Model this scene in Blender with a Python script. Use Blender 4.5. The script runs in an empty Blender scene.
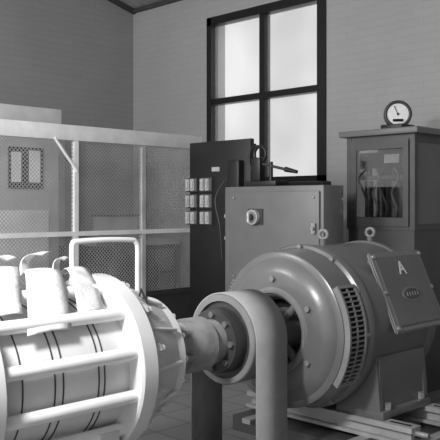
import bpy, bmesh, math, random
from mathutils import Vector, Matrix
random.seed(4)
scene=bpy.context.scene
scene.view_settings.view_transform='Standard'
scene.view_settings.look='None'

# ---------------------------------------------------------------- materials
def mat(name,v,rough=0.5,metal=0.0,var=0.15,scale=6.0,bump=0.0,bscale=60.0,spec=0.5):
    m=bpy.data.materials.new(name); m.use_nodes=True
    nt=m.node_tree; b=nt.nodes['Principled BSDF']
    b.inputs['Roughness'].default_value=rough
    b.inputs['Metallic'].default_value=metal
    b.inputs['Specular IOR Level'].default_value=spec
    tc=nt.nodes.new('ShaderNodeTexCoord')
    n=nt.nodes.new('ShaderNodeTexNoise'); n.inputs['Scale'].default_value=scale; n.inputs['Detail'].default_value=5
    nt.links.new(tc.outputs['Object'],n.inputs['Vector'])
    r=nt.nodes.new('ShaderNodeValToRGB')
    lo=v*(1-var); hi=min(1,v*(1+var))
    r.color_ramp.elements[0].position=0.3; r.color_ramp.elements[1].position=0.7
    r.color_ramp.elements[0].color=(lo,lo,lo,1); r.color_ramp.elements[1].color=(hi,hi,hi,1)
    nt.links.new(n.outputs['Fac'],r.inputs['Fac']); nt.links.new(r.outputs['Color'],b.inputs['Base Color'])
    if bump>0:
        n2=nt.nodes.new('ShaderNodeTexNoise'); n2.inputs['Scale'].default_value=bscale; n2.inputs['Detail'].default_value=3
        nt.links.new(tc.outputs['Object'],n2.inputs['Vector'])
        bp=nt.nodes.new('ShaderNodeBump'); bp.inputs['Strength'].default_value=bump; bp.inputs['Distance'].default_value=0.01
        nt.links.new(n2.outputs['Fac'],bp.inputs['Height']); nt.links.new(bp.outputs['Normal'],b.inputs['Normal'])
    return m

def brick_mat(name,k):
    m=bpy.data.materials.new(name); m.use_nodes=True
    nt=m.node_tree; b=nt.nodes['Principled BSDF']; b.inputs['Roughness'].default_value=0.6
    g=nt.nodes.new('ShaderNodeNewGeometry'); s=nt.nodes.new('ShaderNodeSeparateXYZ')
    nt.links.new(g.outputs['Position'],s.inputs[0])
    a=nt.nodes.new('ShaderNodeMath'); a.operation='ADD'
    nt.links.new(s.outputs['X'],a.inputs[0]); nt.links.new(s.outputs['Y'],a.inputs[1])
    c=nt.nodes.new('ShaderNodeCombineXYZ'); nt.links.new(a.outputs[0],c.inputs[0]); nt.links.new(s.outputs['Z'],c.inputs[1])
    br=nt.nodes.new('ShaderNodeTexBrick'); br.inputs['Scale'].default_value=1.0
    br.inputs['Brick Width'].default_value=0.23; br.inputs['Row Height'].default_value=0.076
    br.inputs['Mortar Size'].default_value=0.005; br.inputs['Mortar Smooth'].default_value=0.8
    br.inputs['Color1'].default_value=(k,k,k,1); br.inputs['Color2'].default_value=(k*1.03,k*1.03,k*1.03,1); br.inputs['Mortar'].default_value=(k*.9,k*.9,k*.9,1)
    nt.links.new(c.outputs[0],br.inputs['Vector'])
    n=nt.nodes.new('ShaderNodeTexNoise'); n.inputs['Scale'].default_value=1.1; n.inputs['Detail'].default_value=6
    nt.links.new(g.outputs['Position'],n.inputs['Vector'])
    mr=nt.nodes.new('ShaderNodeMapRange'); mr.inputs['To Min'].default_value=0.85; mr.inputs['To Max'].default_value=1.12
    nt.links.new(n.outputs['Fac'],mr.inputs['Value'])
    mx=nt.nodes.new('ShaderNodeMix'); mx.data_type='RGBA'; mx.blend_type='MULTIPLY'; mx.inputs[0].default_value=1
    nt.links.new(br.outputs['Color'],mx.inputs[6]); nt.links.new(mr.outputs[0],mx.inputs[7])
    nt.links.new(mx.outputs[2],b.inputs['Base Color'])
    bp=nt.nodes.new('ShaderNodeBump'); bp.inputs['Strength'].default_value=0.15; bp.inputs['Distance'].default_value=0.004; bp.invert=True
    nt.links.new(br.outputs['Fac'],bp.inputs['Height']); nt.links.new(bp.outputs['Normal'],b.inputs['Normal'])
    return m

def tile_mat():
    m=bpy.data.materials.new('quarry_tile'); m.use_nodes=True
    nt=m.node_tree; b=nt.nodes['Principled BSDF']; b.inputs['Roughness'].default_value=0.4
    g=nt.nodes.new('ShaderNodeNewGeometry')
    br=nt.nodes.new('ShaderNodeTexBrick'); br.offset=0; br.inputs['Scale'].default_value=1
    br.inputs['Brick Width'].default_value=0.3; br.inputs['Row Height'].default_value=0.3
    br.inputs['Mortar Size'].default_value=0.006
    br.inputs['Color1'].default_value=(.19,.19,.19,1); br.inputs['Color2'].default_value=(.23,.23,.23,1); br.inputs['Mortar'].default_value=(.08,.08,.08,1)
    nt.links.new(g.outputs['Position'],br.inputs['Vector']); nt.links.new(br.outputs['Color'],b.inputs['Base Color'])
    return m

def pane_mat():
    m=bpy.data.materials.new('dusty_glass'); m.use_nodes=True
    nt=m.node_tree; nt.nodes.clear()
    o=nt.nodes.new('ShaderNodeOutputMaterial'); t=nt.nodes.new('ShaderNodeBsdfTransparent')
    d=nt.nodes.new('ShaderNodeBsdfTranslucent'); d.inputs[0].default_value=(.9,.9,.9,1)
    mx=nt.nodes.new('ShaderNodeMixShader')
    g=nt.nodes.new('ShaderNodeNewGeometry')
    n=nt.nodes.new('ShaderNodeTexNoise'); n.inputs['Scale'].default_value=1.2; n.inputs['Detail'].default_value=1; n.inputs['Distortion'].default_value=0.1
    r=nt.nodes.new('ShaderNodeMapRange'); r.inputs['From Min'].default_value=.3; r.inputs['From Max'].default_value=.7; r.inputs['To Min'].default_value=.74; r.inputs['To Max'].default_value=.88
    nt.links.new(g.outputs['Position'],n.inputs['Vector']); nt.links.new(n.outputs['Fac'],r.inputs['Value'])
    c=nt.nodes.new('ShaderNodeCombineColor')
    for i in range(3): nt.links.new(r.outputs[0],c.inputs[i])
    nt.links.new(c.outputs[0],t.inputs[0])
    mx.inputs[0].default_value=.12
    nt.links.new(t.outputs[0],mx.inputs[1]); nt.links.new(d.outputs[0],mx.inputs[2]); nt.links.new(mx.outputs[0],o.inputs[0])
    return m

def clear_glass():
    m=bpy.data.materials.new('cabinet_glass'); m.use_nodes=True
    nt=m.node_tree; nt.nodes.clear()
    o=nt.nodes.new('ShaderNodeOutputMaterial'); t=nt.nodes.new('ShaderNodeBsdfTransparent'); t.inputs[0].default_value=(.7,.7,.7,1)
    gl=nt.nodes.new('ShaderNodeBsdfGlossy'); gl.inputs['Roughness'].default_value=.05
    mx=nt.nodes.new('ShaderNodeMixShader'); mx.inputs[0].default_value=.08
    nt.links.new(t.outputs[0],mx.inputs[1]); nt.links.new(gl.outputs[0],mx.inputs[2]); nt.links.new(mx.outputs[0],o.inputs[0])
    return m

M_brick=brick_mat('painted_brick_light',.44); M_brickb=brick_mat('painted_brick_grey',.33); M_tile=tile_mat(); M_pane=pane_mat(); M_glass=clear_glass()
M_ceil=mat('roof_boards',.35,.7,var=.2)
M_beam=mat('dark_timber',.06,.6)
M_wframe=mat('window_paint_dark',.012,.4)
M_white=mat('white_enamel',.70,.3,var=.08)
M_whitep=mat('cream_paint_metal',.62,.33,var=.12)
M_rod=mat('painted_rod',.84,.22,var=.06)
M_seam=mat('seam_dark',.05,.6)
M_motor=mat('machine_grey_paint',.155,.28,var=.10,scale=4,bump=.04)
M_motorl=mat('machine_light_grey',.23,.3,var=.12)
M_motord=mat('machine_dark_grey',.05,.4)
M_black=mat('black_enamel',.016,.4)
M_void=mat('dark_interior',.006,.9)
M_steel=mat('worn_steel',.42,.35,metal=.5,var=.35,scale=25,bump=.3)
M_rough=mat('cast_coupling',.32,.42,var=.25,scale=9,bump=.35,bscale=24)
M_belt=mat('canvas_belt',.34,.6,var=.08,scale=12,bump=.2,bscale=150)
M_cab=mat('cabinet_grey',.165,.4,var=.08)
M_cubicle=mat('cubicle_pale_grey',.55,.5,var=.12,scale=3)
M_cabd=mat('relay_cabinet_grey',.075,.4)
M_ceramic=mat('ceramic_fuse',.45,.3)
M_lead=mat('cotton_covered_lead',.16,.6)
M_wire=mat('galvanised_wire',.50,.5)
M_rail=mat('white_rail_paint',.90,.5,var=.08,scale=9)
M_cloth=mat('cotton_rag',.70,.9,var=.2,scale=14,bump=.3)
M_dial=mat('dial_face',.85,.4)
M_conc=mat('concrete',.3,.8,var=.25,bump=.3)
M_railm=mat('bright_rail_steel',.38,.45,var=.2)
M_copper=mat('coil_winding',.15,.35,metal=.4,var=.5,scale=40)

# ---------------------------------------------------------------- helpers
COL=scene.collection
def empty(name,loc=(0,0,0)):
    e=bpy.data.objects.new(name,None); e.location=loc; e.empty_display_size=.2; COL.objects.link(e); return e
def link(name,me,m,parent=None,smooth=None):
    o=bpy.data.objects.new(name,me); COL.objects.link(o)
    if m: me.materials.append(m)
    if parent:
        o.parent=parent; o.matrix_parent_inverse=Matrix.Translation(-Vector(parent.location))
    if smooth is not None:
        for p in me.polygons: p.use_smooth=True
        try: me.set_sharp_from_angle(angle=math.radians(smooth))
        except Exception: pass
    return o
def box(name,lo,hi,m,parent=None,bevel=0.0,rot=None):
    lo=Vector(lo); hi=Vector(hi); c=(lo+hi)/2; s=hi-lo
    bm=bmesh.new(); bmesh.ops.create_cube(bm,size=1)
    bmesh.ops.scale(bm,vec=s,verts=bm.verts)
    if bevel>0: bmesh.ops.bevel(bm,geom=list(bm.edges),offset=min(bevel,min(s)*.45),segments=2,affect='EDGES',profile=.5)
    if rot is not None: bmesh.ops.transform(bm,matrix=rot.to_4x4(),verts=bm.verts)
    bmesh.ops.translate(bm,vec=c,verts=bm.verts)
    me=bpy.data.meshes.new(name); bm.to_mesh(me); bm.free()
    return link(name,me,m,parent,35 if bevel>0 else None)
def cyl(name,p1,p2,r,m,parent=None,seg=24,r2=None):
    p1=Vector(p1);p2=Vector(p2); d=p2-p1
    bm=bmesh.new(); bmesh.ops.create_cone(bm,cap_ends=True,segments=seg,radius1=r,radius2=r if r2 is None else r2,depth=d.length)
    q=Vector((0,0,1)).rotation_difference(d.normalized()).to_matrix().to_4x4()
    bmesh.ops.transform(bm,matrix=Matrix.Translation((p1+p2)/2)@q,verts=bm.verts)
    me=bpy.data.meshes.new(name); bm.to_mesh(me); bm.free()
    return link(name,me,m,parent,40)
def multi(name,items,m,parent=None,smooth=40):
    bm=bmesh.new()
    for it in items:
        if it[0]=='b':
            lo=Vector(it[1]);hi=Vector(it[2])
            r=bmesh.ops.create_cube(bm,size=1)['verts']
            bmesh.ops.scale(bm,vec=hi-lo,verts=r); bmesh.ops.translate(bm,vec=(lo+hi)/2,verts=r)
        else:
            p1=Vector(it[1]);p2=Vector(it[2]); d=p2-p1
            r=bmesh.ops.create_cone(bm,cap_ends=True,segments=it[4],radius1=it[3],radius2=it[3],depth=d.length)['verts']
            q=Vector((0,0,1)).rotation_difference(d.normalized()).to_matrix().to_4x4()
            bmesh.ops.transform(bm,matrix=Matrix.Translation((p1+p2)/2)@q,verts=r)
    me=bpy.data.meshes.new(name); bm.to_mesh(me); bm.free()
    return link(name,me,m,parent,smooth)
def lathe(name,prof,y,z,m,parent=None,seg=72,sharp=30):
    vs=[];fs=[];n=len(prof)
    for (x,r) in prof:
        for k in range(seg):
            t=2*math.pi*k/seg; vs.append((x,y+r*math.cos(t),z+r*math.sin(t)))
    for i in range(n-1):
        for k in range(seg):
            k2=(k+1)%seg; fs.append((i*seg+k,i*seg+k2,(i+1)*seg+k2,(i+1)*seg+k))
    me=bpy.data.meshes.new(name); me.from_pydata(vs,[],fs)
    bm=bmesh.new(); bm.from_mesh(me); bmesh.ops.remove_doubles(bm,verts=bm.verts,dist=1e-5); bmesh.ops.recalc_face_normals(bm,faces=bm.faces); bm.to_mesh(me); bm.free()
    return link(name,me,m,parent,sharp)
def tube(name,pts,r,m,parent=None,cyclic=False):
    cu=bpy.data.curves.new(name,'CURVE'); cu.dimensions='3D'; cu.bevel_depth=r; cu.bevel_resolution=5; cu.use_fill_caps=True
    sp=cu.splines.new('POLY'); sp.points.add(len(pts)-1)
    for p,q in zip(sp.points,pts): p.co=(*q,1)
    sp.use_cyclic_u=cyclic
    sp.use_smooth=True
    cu.materials.append(m)
    o=bpy.data.objects.new(name,cu); COL.objects.link(o)
    if parent: o.parent=parent; o.matrix_parent_inverse=Matrix.Translation(-Vector(parent.location))
    return o
def catmull(P,n=8):
    P=[Vector(p) for p in P]; out=[]
    for i in range(len(P)-1):
        p0=P[max(i-1,0)];p1=P[i];p2=P[i+1];p3=P[min(i+2,len(P)-1)]
        for k in range(n):
            t=k/n
            out.append(.5*((2*p1)+(-p0+p2)*t+(2*p0-5*p1+4*p2-p3)*t*t+(-p0+3*p1-3*p2+p3)*t**3))
    out.append(P[-1]); return out
def torus(name,c,R,r,axis,m,parent=None):
    pts=[];c=Vector(c)
    ax=Vector(axis).normalized(); u=ax.orthogonal().normalized(); v=ax.cross(u)
    for k in range(32):
        t=2*math.pi*k/32; pts.append(tuple(c+u*R*math.cos(t)+v*R*math.sin(t)))
    return tube(name,pts,r,m,parent,cyclic=True)
def boltring(name,x0,x1,y,z,R,n,r,m,parent,off=0,seg=6):
    it=[]
    for k in range(n):
        t=2*math.pi*(k+off)/n
        it.append(('c',(x0,y+R*math.cos(t),z+R*math.sin(t)),(x1,y+R*math.cos(t),z+R*math.sin(t)),r,seg))
    return multi(name,it,m,parent,30)

# ---------------------------------------------------------------- room
XW=6.5; YW=8.15; EAVE=4.12; SL=0.26
WY0,WY1,WZ0,WZ1=4.92,6.71,1.74,3.76
e=empty('wall_right',(XW,4,0))
box('brick_below',(XW,-1,0),(XW+.3,YW+.3,WZ0),M_brick,e)
box('brick_above',(XW,-1,WZ1),(XW+.3,YW+.3,EAVE+.1),M_brick,e)
box('brick_near',(XW,-1,WZ0),(XW+.3,WY0,WZ1),M_brick,e)
box('brick_far',(XW,WY1,WZ0),(XW+.3,YW+.3,WZ1),M_brick,e)
# shallow pier on the right wall
box('brick_pier',(XW-.03,2.6,0),(XW,4.08,EAVE-.05),M_brick,e)
def prism(name,pts,y0,y1,m,parent=None):
    n=len(pts); vs=[(p[0],y0,p[1]) for p in pts]+[(p[0],y1,p[1]) for p in pts]
    fs=[tuple(range(n)),tuple(range(2*n-1,n-1,-1))]+[(i,i+n,(i+1)%n+n,(i+1)%n) for i in range(n)]
    me=bpy.data.meshes.new(name); me.from_pydata(vs,[],fs)
    bm=bmesh.new(); bm.from_mesh(me); bmesh.ops.recalc_face_normals(bm,faces=bm.faces); bm.to_mesh(me); bm.free()
    return link(name,me,m,parent)
gable=[(-1,0),(XW,0),(XW,EAVE),(-1,EAVE+SL*(XW+1))]
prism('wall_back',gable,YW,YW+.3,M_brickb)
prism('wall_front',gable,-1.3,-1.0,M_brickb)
box('floor',(-1,-1.3,-.1),(XW+.3,YW+.3,0),M_tile)
e=empty('ceiling',(3,4,5))
me=bpy.data.meshes.new('roof_boards')
x0,x1=-1,XW+.3
za=EAVE+SL*(XW-x0); zb=EAVE-SL*.3
vs=[(x0,-1.3,za),(x1,-1.3,zb),(x1,YW+.3,zb),(x0,YW+.3,za)]
vs+=[(a,b,c+.12) for a,b,c in vs]
me.from_pydata(vs,[],[(0,1,2,3),(7,6,5,4),(0,4,5,1),(1,5,6,2),(2,6,7,3),(3,7,4,0)])
link('roof_boards',me,M_ceil,e)
for i,yy in enumerate([1.0,2.8,4.6,6.4,8.12]):
    prism('rafter_%d'%i,[(-1,za),(XW,EAVE),(XW,EAVE-.06),(-1,za-.06)],yy-.03,yy+.03,M_beam,e)
box('trim_1',(XW-.05,-1,EAVE-.05),(XW,YW,EAVE+.0),M_beam)

# window
e=empty('window_1',(XW,5.8,2.7))
f=.075; xf0,xf1=XW-.02,XW+.10
it=[('b',(xf0,WY0,WZ0),(xf1,WY0+f*1.5,WZ1)),('b',(xf0,WY1-f,WZ0),(xf1,WY1,WZ1)),
    ('b',(xf0,WY0,WZ1-f*1.3),(xf1,WY1,WZ1)),('b',(xf0,WY0,WZ0),(xf1,WY1,WZ0+f))]
ym=5.83; zm=2.74
it+=[('b',(xf0+.02,ym-.04,WZ0),(xf1,ym+.04,WZ1)),('b',(xf0+.01,WY0,zm-.035),(xf1,WY1,zm+.035))]
multi('sash_frame',it,M_wframe,e,None)
box('window_sill',(XW-.14,WY0-.06,WZ0-.05),(XW+.02,WY1+.06,WZ0+.01),M_wframe,e,bevel=.008)
box('pane',(XW+.05,WY0+.03,WZ0+.03),(XW+.056,WY1-.03,WZ1-.03),M_pane,e)

# ---------------------------------------------------------------- mesh partition
Y1=5.75
e=empty('wire_mesh_partition',(4,Y1,0))
XL,XR=2.2,5.46
box('top_rail',(XL,Y1-.03,2.07),(XR,Y1+.03,2.205),M_rail,e,bevel=.004)
box('mid_rail',(XL,Y1-.025,1.225),(XR,Y1+.005,1.265),M_rail,e)
box('low_rail',(XL,Y1-.02,.62),(XR,Y1+.02,.67),M_motord,e)
box('kick_sheet',(XL,Y1-.006,.05),(XR,Y1+.006,.62),M_motord,e)
for i,x in enumerate([2.22,3.0,3.93,4.70,5.43]):
    box('post_%d'%i,(x-.022,Y1-.022,0),(x+.022,Y1+.022,2.08),M_wire if i!=2 else M_rail,e)
def bar(name,p,q,w,m,parent): return cyl(name,p,q,w,m,parent,seg=8)
bar('brace_1',(3.70,Y1-.03,2.08),(3.93,Y1-.03,1.80),.014,M_rail,e)
vs=[];fs=[]
def wire(x0,z0,x1,z1,w=.0022):
    n=len(vs); dx,dz=x1-x0,z1-z0; L=math.hypot(dx,dz)
    if L<.01: return
    nx,nz=-dz/L*w,dx/L*w
    vs.extend([(x0+nx,Y1,z0+nz),(x1+nx,Y1,z1+nz),(x1-nx,Y1,z1-nz),(x0-nx,Y1,z0-nz)])
    vs.extend([(a,b+.003,c) for a,b,c in vs[n:n+4]])
    for q in [(0,1,2,3),(7,6,5,4),(0,4,5,1),(1,5,6,2),(2,6,7,3),(3,7,4,0)]: fs.append(tuple(n+k for k in q))
zb0,zt0=.67,2.10; H=zt0-zb0; sp=.036
k=XL-H
while k<XR:
    a0=max(k,XL); a1=min(k+H,XR)
    wire(a0,zb0+(a0-k),a1,zb0+(a1-k)); wire(a0,zt0-(a0-k),a1,zt0-(a1-k)); k+=sp
me=bpy.data.meshes.new('mesh_wires'); me.from_pydata(vs,[],fs); link('mesh_wires',me,M_wire,e)

# cubicle behind the mesh
e=empty('switchgear_cubicle',(3.7,6.8,0))
box('body',(2.9,6.62,0),(4.33,7.3,2.30),M_cubicle,e,bevel=.01)
box('header',(2.88,6.6,2.30),(4.35,7.32,2.46),M_white,e,bevel=.01)
box('opening',(3.76,6.605,1.66),(4.14,6.625,2.06),M_motord,e)
box('label_1',(3.79,6.595,1.72),(3.89,6.606,2.01),M_rail,e)
box('label_2',(3.98,6.595,1.72),(4.10,6.606,2.03),M_rail,e)
box('door_lower',(3.3,6.6,.4),(4.2,6.62,1.45),M_rail,e,bevel=.004)
e=empty('wall_switchboard',(5.2,8.1,1.6))
box('board',(4.9,8.05,1.0),(5.35,8.15,2.3),M_cubicle,e)
box('meter',(5.0,8.02,1.8),(5.25,8.06,2.1),M_cab,e)
e=empty('filing_bench',(5.9,7.4,0))
box('top',(5.3,7.1,1.02),(6.4,7.8,1.08),M_cubicle,e)
box('drawers',(5.35,7.15,0),(6.35,7.78,1.02),M_cabd,e)
multi('drawer_fronts',[('b',(5.38+.33*i,7.13,.1+.3*j),(5.66+.33*i,7.15,.36+.3*j)) for i in range(3) for j in range(3)],M_cab,e,None)
e=empty('meter_crate',(5.6,7.4,1.08))
box('case',(5.45,7.25,1.08),(5.85,7.6,1.36),M_cubicle,e,bevel=.01)
box('lid',(5.43,7.23,1.36),(5.87,7.62,1.39),M_cab,e)

e=empty('auxiliary_generator',(4.9,6.3,0))
lathe('casing',[(4.5,0),(4.5,.14),(4.56,.16),(4.56,.26),(4.62,.31),(5.15,.31),(5.2,.27),(5.2,.16),(5.3,.14),(5.3,0)],6.35,.78,M_motord,e)
box('plinth',(4.42,6.05,0),(5.4,6.65,.45),M_conc,e)
box('feet',(4.6,6.1,.45),(5.15,6.6,.53),M_motord,e)
box('terminal_cover',(4.7,6.2,1.05),(5.0,6.5,1.17),M_cab,e,bevel=.01)

# ---------------------------------------------------------------- black fuse panel
e=empty('fuse_panel',(5.05,5.0,0))
box('slate',(5.0,4.62,.35),(5.05,5.41,2.09),M_black,e,bevel=.004)
box('frame_back',(5.05,4.66,0),(5.12,4.70,2.05),M_motord,e)
box('frame_back_2',(5.05,5.33,0),(5.12,5.37,2.05),M_motord,e)
it=[];it2=[]
for yy in (5.36,5.16):
    for zz in (1.69,1.535,1.38):
        it2.append(('b',(4.98,yy-.072,zz-.066),(5.0,yy+.072,zz+.066)))
        for dy in (-.034,.034):
            it.append(('b',(4.95,yy+dy-.025,zz-.055),(4.98,yy+dy+.025,zz+.055)))
            it.append(('c',(4.95,yy+dy,zz-.03),(4.95,yy+dy,zz+.03),.016,12))
multi('fuse_bases',it2,M_cabd,e,None); multi('fuse_carriers',it,M_ceramic,e)
multi('knobs',[('c',(4.97,4.9,z),(5.0,4.9,z),.018,12) for z in (1.2,1.4)]+[('b',(4.99,5.0,1.81),(5.0,5.10,1.85))],M_ceramic,e)
box('isolator_box',(4.93,4.70,1.35),(5.0,4.84,1.9),M_black,e,bevel=.01)
tube('panel_cable',[tuple(p) for p in catmull([(4.96,4.9,1.72),(4.92,4.98,1.55),(4.93,4.93,1.3),(4.95,4.92,1.0)])],.008,M_motord,e)

# ---------------------------------------------------------------- grey control cabinet
e=empty('control_cabinet',(4.85,4.1,0))
box('carcass',(4.72,3.60,.0),(4.98,4.66,1.655),M_cab,e,bevel=.008)
box('door',(4.70,3.63,.25),(4.72,4.58,1.61),M_cab,e,bevel=.006)
box('dial_plate',(4.69,4.20,1.34),(4.70,4.36,1.47),M_motord,e)
cyl('rotary_dial',(4.655,4.29,1.40),(4.69,4.29,1.40),.062,M_ceramic,e,seg=32)
cyl('dial_recess',(4.652,4.29,1.40),(4.656,4.29,1.40),.048,M_motorl,e,seg=32)
cyl('rotary_knob',(4.62,4.29,1.40),(4.655,4.29,1.40),.026,M_motord,e)
box('knob_pointer',(4.61,4.282,1.36),(4.625,4.298,1.44),M_white,e)
multi('door_latch',[('b',(4.68,3.655,1.28),(4.70,3.69,1.36)),('c',(4.66,3.67,1.32),(4.70,3.67,1.32),.014,12)],M_steel,e)
multi('door_screws',[('c',(4.69,y,z),(4.70,y,z),.010,8) for y in (3.68,4.53) for z in (1.56,.9,.3)],M_steel,e)
e=empty('hand_lever_starter',(4.85,4.3,1.655))
box('base',(4.76,4.12,1.655),(4.92,4.46,1.70),M_black,e,bevel=.005)
box('column',(4.80,4.33,1.70),(4.88,4.43,1.90),M_black,e,bevel=.012)
torus('ring',(4.84,4.36,1.93),.065,.014,(1,0,0),M_black,e)
cyl('post',(4.84,4.24,1.70),(4.84,4.24,1.86),.018,M_black,e)
cyl('lever',(4.84,4.40,1.86),(4.84,4.02,1.78),.012,M_motord,e)
cyl('grip',(4.84,4.08,1.793),(4.84,3.96,1.768),.022,M_black,e,r2=.014)
tube('loop',[tuple(p) for p in catmull([(4.84,4.40,1.75),(4.84,4.48,1.85),(4.84,4.46,1.98),(4.84,4.38,2.0)])],.010,M_black,e)

# ---------------------------------------------------------------- glazed instrument cabinet
e=empty('glazed_relay_cabinet',(5.55,3.5,0))
X0,X1,Ya,Yb=5.30,5.80,3.16,3.80; ZB=1.30; ZT=2.06
box('lower_body',(X0+.01,Ya+.01,0),(X1,Yb-.01,ZB),M_cabd,e)
box('top_slab',(X0-.05,Ya-.05,ZT),(X1+.05,Yb+.05,ZT+.05),M_cab,e,bevel=.008)
it=[]
for x in (X0,X1-.045):
    for y in (Ya,Yb-.045): it.append(('b',(x,y,ZB),(x+.045,y+.045,ZT)))
for z0,z1 in ((ZB+.001,ZB+.05),(ZT-.06,ZT-.001)):
    it+=[('b',(X0+.003,Ya+.045,z0),(X0+.04,Yb-.045,z1)),('b',(X0+.045,Ya+.003,z0),(X1-.045,Ya+.04,z1)),('b',(X1-.04,Ya+.045,z0),(X1-.003,Yb-.045,z1)),('b',(X0+.045,Yb-.04,z0),(X1-.045,Yb-.003,z1))]
it.append(('b',(X0-.012,Ya+.05,ZB+.03),(X0-.001,Ya+.10,ZT-.04)))
it.append(('b',(X0-.012,Yb-.10,ZB+.03),(X0-.001,Yb-.05,ZT-.04)))
it.append(('b',(X0-.011,Ya+.10,ZT-.11),(X0-.001,Yb-.10,ZT-.041)))
it.append(('b',(X0-.011,Ya+.10,ZB+.031),(X0-.001,Yb-.10,ZB+.10)))
multi('frame',it,M_cabd,e,None)
box('glass_front',(X0+.015,Ya+.04,ZB+.04),(X0+.019,Yb-.04,ZT-.05),M_glass,e)
box('side_panel',(X0+.045,Ya+.012,ZB+.04),(X1-.045,Ya+.02,ZT-.05),M_cab,e)
box('back_board',(X1-.05,Ya+.04,ZB+.04),(X1-.04,Yb-.04,ZT-.05),M_cabd,e)
it=[]
for y in (3.30,3.42,3.54,3.66):
    it.append(('c',(5.42,y,1.40),(5.42,y,1.70),.036,16))
    it.append(('c',(5.42,y,1.74),(5.42,y,1.80),.022,12))
multi('relay_coils',it,M_copper,e)
box('relay_shelf',(5.34,3.22,1.345),(5.7,3.74,1.40),M_motord,e)
box('relay_bridge',(5.36,3.24,1.71),(5.5,3.72,1.74),M_motorl,e)
box('name_label',(5.365,3.34,1.84),(5.372,3.48,1.91),M_rail,e)
box('label_bracket',(5.375,3.24,1.80),(5.39,3.72,1.93),M_motord,e)
for i in range(5):
    y=3.30+.09*i
    tube('inner_lead_%d'%i,[tuple(p) for p in catmull([(5.38,y,1.80),(5.35,y+.05*(-1)**i,1.72),(5.37,y+.02,1.6),(5.36,y-.03,1.48),(5.38,y,1.40)])],.009,M_ceramic if i%2 else M_lead,e)
e=empty('pressure_gauge',(5.4,3.40,2.11))
gc=Vector((5.44,3.40,2.235)); n=Vector((-1,-.7,0)).normalized()
box('foot',(5.34,3.30,2.11),(5.54,3.50,2.15),M_black,e,bevel=.008)
cyl('case',gc-n*.03,gc+n*.03,.112,M_black,e,seg=40)
cyl('dial',gc+n*.03,gc+n*.034,.086,M_dial,e,seg=40)
cyl('dial_hub',gc+n*.034,gc+n*.042,.010,M_black,e)
cyl('needle',gc+n*.038,gc+n*.038+Vector((0,0,.065))+n.cross(Vector((0,0,1)))*.03,.003,M_black,e,seg=6)
u=n.cross(Vector((0,0,1)))
multi('scale_block',[('c',gc+n*.036+Vector((0,0,-.05))-u*.04,gc+n*.036+Vector((0,0,-.05))+u*.04,.012,6)],M_black,e)
torus('bezel',tuple(gc+n*.032),.098,.013,tuple(n),M_motord,e)

# ---------------------------------------------------------------- left machine
AY,AZ=3.03,0.75
e=empty('tie_rod_test_vessel',(2.0,AY,0))
lathe('barrel',[(1.38,.0),(1.38,.322),(2.19,.322),(2.19,.0)],AY,AZ,M_white,e)
for i,x in enumerate((1.60,1.75,1.79,1.97,2.0)):
    lathe('barrel_seam_%d'%i,[(x,.321),(x,.325),(x+.006,.325),(x+.006,.321)],AY,AZ,M_seam,e)
lathe('clamp_ring_near',[(1.36,0),(1.36,.43),(1.365,.435),(1.47,.435),(1.475,.43),(1.475,.31)],AY,AZ,M_white,e)
lathe('clamp_ring_far',[(2.14,.31),(2.14,.41),(2.15,.42),(2.225,.42),(2.235,.41),(2.235,.39),(2.26,.385),(2.26,.31)],AY,AZ,M_white,e)
lathe('end_cone',[(2.25,.36),(2.30,.36),(2.33,.345),(2.40,.315),(2.47,.285),(2.47,.20)],AY,AZ,M_whitep,e)
lathe('end_flange',[(2.46,.1),(2.46,.275),(2.468,.283),(2.515,.283),(2.523,.275),(2.523,.22),(2.545,.21),(2.545,.0)],AY,AZ,M_white,e)
it=[]
for k in range(12):
    t=math.radians(30*k)
    p=lambda x,r:(x,AY-r*math.cos(t),AZ+r*math.sin(t))
    it.append(('c',p(2.24,.375),p(2.47,.30),.010,8))
multi('cone_ribs',it,M_white,e)
it=[];nuts=[]
for k in range(12):
    t=math.radians(15+30*k); y=AY-.368*math.cos(t); z=AZ+.368*math.sin(t)
    it.append(('c',(1.47,y,z),(2.15,y,z),.029,20))
    nuts.append(('c',(2.225,y,z),(2.275,y,z),.034,6)); nuts.append(('c',(2.275,y,z),(2.305,y,z),.020,10))
multi('tie_rods',it,M_rod,e); multi('tie_nuts',nuts,M_whitep,e,20)
boltring('flange_bolts',2.52,2.548,AY,AZ,.248,14,.018,M_rod,e)
boltring('flange_washers',2.52,2.528,AY,AZ,.248,14,.024,M_seam,e,seg=16)
hy=3.10
pts=catmull([(2.10,hy,1.08),(2.10,hy,1.2),(2.10,hy,1.29),(2.105,hy,1.315),(2.13,hy,1.325),(2.3,hy,1.328),(2.46,hy,1.322),(2.485,hy,1.312),(2.50,hy,1.28),(2.50,hy,1.15),(2.50,hy,1.0)],6)
tube('bow_handle',[tuple(p) for p in pts],.013,M_rod,e)
for i,(a,b) in enumerate(((1.5,1.6),(2.0,2.1))):
    box('saddle_%d'%i,(a,AY-.30,.1),(b,AY+.30,.50),M_whitep,e)
box('skid',(1.36,AY-.36,0),(2.5,AY+.36,.1),M_conc,e)
tx=bpy.data.curves.new('stencil','FONT'); tx.body='4'; tx.size=.13; tx.extrude=.001
tx.materials.append(M_seam)
to=bpy.data.objects.new('stencil_mark',tx); COL.objects.link(to)
to.location=(2.30,2.83,1.03); to.rotation_euler=(math.radians(52),0,0); to.parent=e; to.matrix_parent_inverse=Matrix.Translation(-Vector(e.location))

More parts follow.
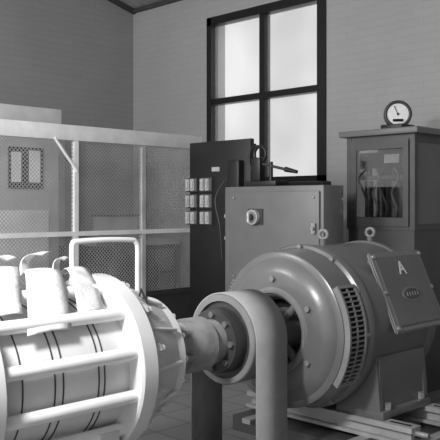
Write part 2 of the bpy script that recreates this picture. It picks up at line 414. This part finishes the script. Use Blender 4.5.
def strip(name,path,w0,w1,parent,tw=0.0):
    P=catmull(path,6); n=len(P); vs=[];fs=[];c=5
    for i,p in enumerate(P):
        s=i/(n-1); w=w0+(w1-w0)*s
        for j in range(c):
            u=(j/(c-1)-.5)
            vs.append((p.x+u*w, p.y+tw*u*w, p.z-.05*abs(u)**2*w*2+.003*math.sin(7*s+3*u)))
    for i in range(n-1):
        for j in range(c-1): fs.append((i*c+j,i*c+j+1,(i+1)*c+j+1,(i+1)*c+j))
    me=bpy.data.meshes.new(name); me.from_pydata(vs,[],fs); o=link(name,me,M_cloth,parent,60)
    m=o.modifiers.new('s','SOLIDIFY'); m.thickness=.004
    return o
r=empty('cotton_rags',(1.9,2.95,1.2))
strip('rag_1',[(1.95,3.22,1.16),(1.92,3.12,1.20),(1.88,3.0,1.20),(1.82,2.88,1.13),(1.77,2.78,1.05),(1.74,2.73,.98)],.17,.21,r)
strip('rag_2',[(2.12,3.20,1.16),(2.11,3.1,1.20),(2.08,3.0,1.18),(2.03,2.88,1.11),(1.99,2.79,1.03)],.12,.17,r,.3)
strip('rag_3',[(1.78,3.22,1.18),(1.74,3.12,1.22),(1.68,3.0,1.20),(1.62,2.88,1.13),(1.58,2.78,1.06)],.17,.13,r)
strip('rag_4',[(1.80,3.02,1.20),(1.85,3.10,1.245),(1.92,3.14,1.275),(2.00,3.16,1.27)],.09,.11,r,.9)
strip('rag_5',[(1.98,3.04,1.18),(2.00,3.08,1.22),(2.04,3.11,1.25),(2.09,3.13,1.24)],.11,.07,r,1.0)
strip('rag_6',[(1.66,3.05,1.21),(1.70,3.12,1.255),(1.76,3.16,1.27),(1.83,3.18,1.25)],.12,.09,r,.8)

# ---------------------------------------------------------------- coupling and belt pulley
e=empty('belt_pulley',(3.17,AY,0))
lathe('coupling_sleeve',[(2.55,0),(2.55,.155),(2.57,.16),(2.60,.145),(2.65,.115),(2.70,.115),(2.71,.135),(2.76,.145),(2.88,.145),(2.91,.12),(2.97,.12),(2.97,.0)],AY,AZ,M_rough,e,sharp=25)
it=[]
for k in range(6):
    t=2*math.pi*(k+.3)/6; y=AY+.125*math.cos(t); z=AZ+.125*math.sin(t)
    it.append(('c',(2.67,y,z),(2.73,y,z),.018,6))
multi('coupling_bolts',it,M_rough,e,20)
PX0,PX1,PR=3.04,3.31,.25
lathe('rim',[(PX0,.215),(PX0,.245),(PX0+.006,PR),(PX1-.006,PR),(PX1,.245),(PX1,.215),(PX0+.02,.215),(PX0,.215)],AY,AZ,M_motorl,e)
lathe('web',[(PX0+.02,0),(PX0+.02,.218),(PX1-.02,.218),(PX1-.02,0)],AY,AZ,M_motord,e)
lathe('hub_flange',[(2.97,0),(2.97,.11),(2.975,.175),(3.0,.18),(3.06,.18),(3.06,0)],AY,AZ,M_motord,e)
boltring('pulley_bolts',2.955,2.98,AY,AZ,.148,8,.018,M_motor,e)
pts=[]
R=PR+.006
for k in range(33):
    t=math.pi*k/32; pts.append((AY+R*math.cos(t),AZ+R*math.sin(t)))
for k in range(8): pts.append((AY-R,AZ-(AZ-.0)*(k+1)/8))
vs=[];fs=[]
pts=[(AY+R,.0)]+pts
for (y,z) in pts: vs+= [(PX0+.01,y,z),(PX1-.01,y,z)]
for i in range(len(pts)-1): fs.append((2*i,2*i+1,2*i+3,2*i+2))
me=bpy.data.meshes.new('drive_belt'); me.from_pydata(vs,[],fs)
o=link('drive_belt',me,M_belt,e,40); md=o.modifiers.new('s','SOLIDIFY'); md.thickness=.01; md.offset=0
box('floor_slot_frame',(PX0-.03,AY-.32,0),(PX1+.03,AY+.32,.015),M_void,e)

# ---------------------------------------------------------------- motor
e=empty('electric_motor',(4.0,AY,0))
cyl('motor_shaft',(3.312,AY,AZ),(3.5,AY,AZ),.06,M_steel,e)
lathe('casing',[(3.56,.18),(3.50,.20),(3.485,.215),(3.48,.24),(3.48,.34),(3.49,.37),(3.515,.41),(3.535,.43),(3.537,.455),(3.545,.468),(3.72,.485),(3.735,.478),(3.745,.50),(3.76,.507),(3.80,.507),(3.81,.495),(4.40,.495),(4.41,.507),(4.45,.507),(4.46,.48),(4.60,.45),(4.68,.38),(4.70,.3),(4.70,0)],AY,AZ,M_motor,e,seg=96)
lathe('end_cavity',[(3.60,0),(3.60,.2),(3.55,.2)],AY,AZ,M_void,e)
lathe('bearing_hub',[(3.36,0),(3.36,.085),(3.37,.095),(3.44,.10),(3.46,.12),(3.60,.13)],AY,AZ,M_motor,e)
lathe('commutator_cover_lip',[(3.47,.225),(3.465,.235),(3.465,.25),(3.48,.26)],AY,AZ,M_motorl,e)
it=[]
for k in range(4):
    t=math.radians(45+90*k)
    it.append(('c',(3.50,AY+.09*math.cos(t),AZ+.09*math.sin(t)),(3.50,AY+.23*math.cos(t),AZ+.23*math.sin(t)),.025,12))
multi('spider_arms',it,M_motor,e)
boltring('bell_bolts',3.46,3.49,AY,AZ,.31,6,.018,M_motorl,e,off=.5)
boltring('frame_bolts',3.72,3.75,AY,AZ,.492,12,.016,M_motorl,e)
def arcbox(bm,xa,xb,ta,tb,ra,rb,seg=1):
    for s in range(seg):
        a=math.radians(ta+(tb-ta)*s/seg); b=math.radians(ta+(tb-ta)*(s+1)/seg)
        q=[]
        for x in (xa,xb):
            for (t,rr) in ((a,ra),(a,rb),(b,rb),(b,ra)):
                q.append(bm.verts.new((x,AY-rr*math.cos(t),AZ+rr*math.sin(t))))
        for f4 in ((0,1,2,3),(7,6,5,4),(0,4,5,1),(1,5,6,2),(2,6,7,3),(3,7,4,0)):
            bm.faces.new([q[k] for k in f4])
def arcobj(name,lst,m,parent):
    bm=bmesh.new()
    for l in lst: arcbox(bm,*l)
    bmesh.ops.recalc_face_normals(bm,faces=bm.faces)
    me=bpy.data.meshes.new(name); bm.to_mesh(me); bm.free(); return link(name,me,m,parent,30)
ga,gb=3.56,3.715
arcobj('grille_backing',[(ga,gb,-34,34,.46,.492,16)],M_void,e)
arcobj('grille_frame',[(ga-.008,ga+.008,-35,35,.46,.506,16),(gb-.008,gb+.008,-35,35,.46,.506,16),(ga,gb,-35,-33,.46,.506,1),(ga,gb,33,35,.46,.506,1),((ga+gb)/2-.004,(ga+gb)/2+.004,-34,34,.47,.502,16)],M_motorl,e)
arcobj('grille_slats',[(ga,gb,-33+k*3.3,-33+k*3.3+1.0,.488,.502,1) for k in range(20)],M_motorl,e)
arcobj('grille_far',[(ga,gb,146+k*3,146+k*3+1.4,.47,.495,1) for k in range(23)],M_motorl,e)
A=Vector((0,2.69,1.205)); B=Vector((0,2.485,.735))
d=(B-A).normalized(); nn=Vector((0,d.z,-d.y)).normalized()
if nn.y>0: nn=-nn
def slab(name,xa,xb,A,B,th_in,th_out,m,parent,inset=0,bev=.008):
    bm=bmesh.new(); vv=[]
    dd=(B-A).normalized()
    a=A+dd*inset; b=B-dd*inset
    for x in (xa+inset,xb-inset):
        for p in (a+nn*th_out,b+nn*th_out,b-nn*th_in,a-nn*th_in):
            vv.append(bm.verts.new((x,p.y,p.z)))
    for f4 in ((0,1,2,3),(7,6,5,4),(0,4,5,1),(1,5,6,2),(2,6,7,3),(3,7,4,0)): bm.faces.new([vv[k] for k in f4])
    bmesh.ops.recalc_face_normals(bm,faces=bm.faces)
    if bev: bmesh.ops.bevel(bm,geom=list(bm.edges),offset=bev,segments=2,affect='EDGES')
    me=bpy.data.meshes.new(name); bm.to_mesh(me); bm.free(); return link(name,me,m,parent,30)
slab('terminal_box_body',3.99,4.53,A,B,.16,-.02,M_motor,e,inset=.03)
slab('terminal_box_lid',3.97,4.55,A,B,.02,.005,M_motorl,e)
slab('lid_panel',3.97,4.55,A,B,.0,.012,M_motor,e,inset=.035,bev=.004)
def onlid(x,s,off): 
    p=A+d*s+nn*off; return Vector((x,p.y,p.z))
multi('lid_screws',[('c',onlid(x,s,.0),onlid(x,s,.018),.013,10) for x in (3.995,4.525) for s in (.03,.26,.485)],M_steel,e)
R3=Matrix(((1,0,0),(0,-d.y,nn.y),(0,-d.z,nn.z)))
def textobj(name,body,size,x,s,off,m):
    c=bpy.data.curves.new(name,'FONT'); c.body=body; c.size=size; c.extrude=.001; c.offset=.002; c.align_x='CENTER'; c.align_y='CENTER'; c.materials.append(m)
    o=bpy.data.objects.new(name,c); COL.objects.link(o)
    o.matrix_world=Matrix.Translation(onlid(x,s,off))@R3.to_4x4()
    o.parent=e; o.matrix_parent_inverse=Matrix.Translation(-Vector(e.location)); 
    return o
textobj('letter_A','A',.12,4.25,.12,.016,M_rail)
N=32
for nm,ra,rb,off,mm in (('oval_badge',.10,.048,.014,M_motorl),('badge_field',.087,.036,.018,M_cabd)):
    vs=[]
    for k in range(N):
        t=2*math.pi*k/N; p=onlid(4.26+ra*math.cos(t),.29+rb*math.sin(t),off); vs.append(tuple(p))
    me=bpy.data.meshes.new(nm); me.from_pydata(vs,[],[tuple(range(N))]); o=link(nm,me,mm,e); md=o.modifiers.new('s','SOLIDIFY'); md.thickness=.004; md.offset=0
multi('badge_letters',[('c',onlid(4.20+.03*i,.278,.021),onlid(4.20+.03*i,.302,.021),.0045,6) for i in range(5)],M_motorl,e)
for i,x in enumerate((3.97,4.50)):
    cyl('eye_stem_%d'%i,(x,AY,AZ+.48),(x,AY,AZ+.535),.022,M_motor,e)
    torus('eye_ring_%d'%i,(x,AY,AZ+.56),.028,.012,(1,.25,0),M_motorl,e)
FZ=.235
box('foot_near',(3.86,AY-.52,FZ),(4.40,AY-.18,FZ+.05),M_motor,e,bevel=.01)
box('foot_far',(3.86,AY+.18,FZ),(4.40,AY+.52,FZ+.05),M_motor,e,bevel=.01)
prof=[(-.50,FZ+.04),(-.47,.62),(-.2,.5),(.2,.5),(.47,.62),(.50,FZ+.04)]
for i,(xa,xb) in enumerate(((3.86,3.90),(4.36,4.40))):
    vs=[(xa,AY+p[0],p[1]) for p in prof]+[(xb,AY+p[0],p[1]) for p in prof]; m_=len(prof)
    fs=[tuple(range(m_)),tuple(range(2*m_-1,m_-1,-1))]+[(k,(k+1)%m_,(k+1)%m_+m_,k+m_) for k in range(m_)]
    me=bpy.data.meshes.new('foot_web'); me.from_pydata(vs,[],fs); link('foot_web_%d'%i,me,M_motor,e)
box('foot_skirt',(3.88,AY-.485,FZ+.04),(4.38,AY-.455,.60),M_motor,e)
multi('foot_bolts',[('c',(x,AY-.50,FZ+.05),(x,AY-.50,FZ+.09),.022,6) for x in (3.94,4.32)],M_steel,e,20)
e=empty('motor_slide_rails',(4.1,AY,0))
it=[]
for x in (3.84,4.34):
    it+=[('b',(x,AY-.72,.205),(x+.10,AY+.55,.235)),('b',(x+.03,AY-.70,.14),(x+.07,AY+.53,.21)),('b',(x-.01,AY-.72,.13),(x+.11,AY+.55,.15))]
multi('rails',it,M_railm,e,None)
multi('rail_slots',[('b',(x+.04,AY-.69,.232),(x+.06,AY-.55,.237)) for x in (3.84,4.34)],M_void,e,None)
multi('jacking_screws',[('c',(x+.05,AY-.80,.20),(x+.05,AY-.70,.20),.016,10) for x in (3.84,4.34)],M_steel,e)
box('concrete_plinth',(3.70,AY-.62,0),(4.66,AY+.55,.10),M_cabd,e)
multi('cross_channels',[('b',(3.60,y,.10),(4.68,y+.07,.13)) for y in (AY-.74,AY-.45,AY+.3)]+[('b',(3.60,y,.0),(3.64,y+.07,.10)) for y in (AY-.74,)]+[('b',(4.64,y,.0),(4.68,y+.07,.10)) for y in (AY-.74,)],M_railm,e,None)

# ---------------------------------------------------------------- light
w=bpy.data.worlds.new('overcast_sky'); scene.world=w; w.use_nodes=True
w.node_tree.nodes['Background'].inputs[0].default_value=(1,1,1,1); w.node_tree.nodes['Background'].inputs[1].default_value=1.15
def area(name,loc,tgt,size,power):
    l=bpy.data.lights.new(name,'AREA'); l.shape='SQUARE'; l.size=size; l.energy=power
    o=bpy.data.objects.new(name,l); COL.objects.link(o); o.location=loc
    o.rotation_euler=(Vector(tgt)-Vector(loc)).to_track_quat('-Z','Y').to_euler(); return o
area('left_key_light',(0.5,2.3,2.5),(1.9,3.0,.8),.35,85)  # unseen key light, added at the left to brighten the vessel
area('left_fill_light',(0.6,5.0,3.0),(4.2,5.6,1.4),.9,60)  # broad soft fill with no fixture, added to lift walls, mesh rail and cabinets
cd=bpy.data.cameras.new('camera'); cam=bpy.data.objects.new('camera',cd); COL.objects.link(cam)
cam.location=(0,0,1.5); cam.rotation_euler=(math.pi/2,0,-math.pi/4)
cd.sensor_width=36; cd.lens=63; cd.shift_y=-.034; cd.clip_start=.05
scene.camera=cam
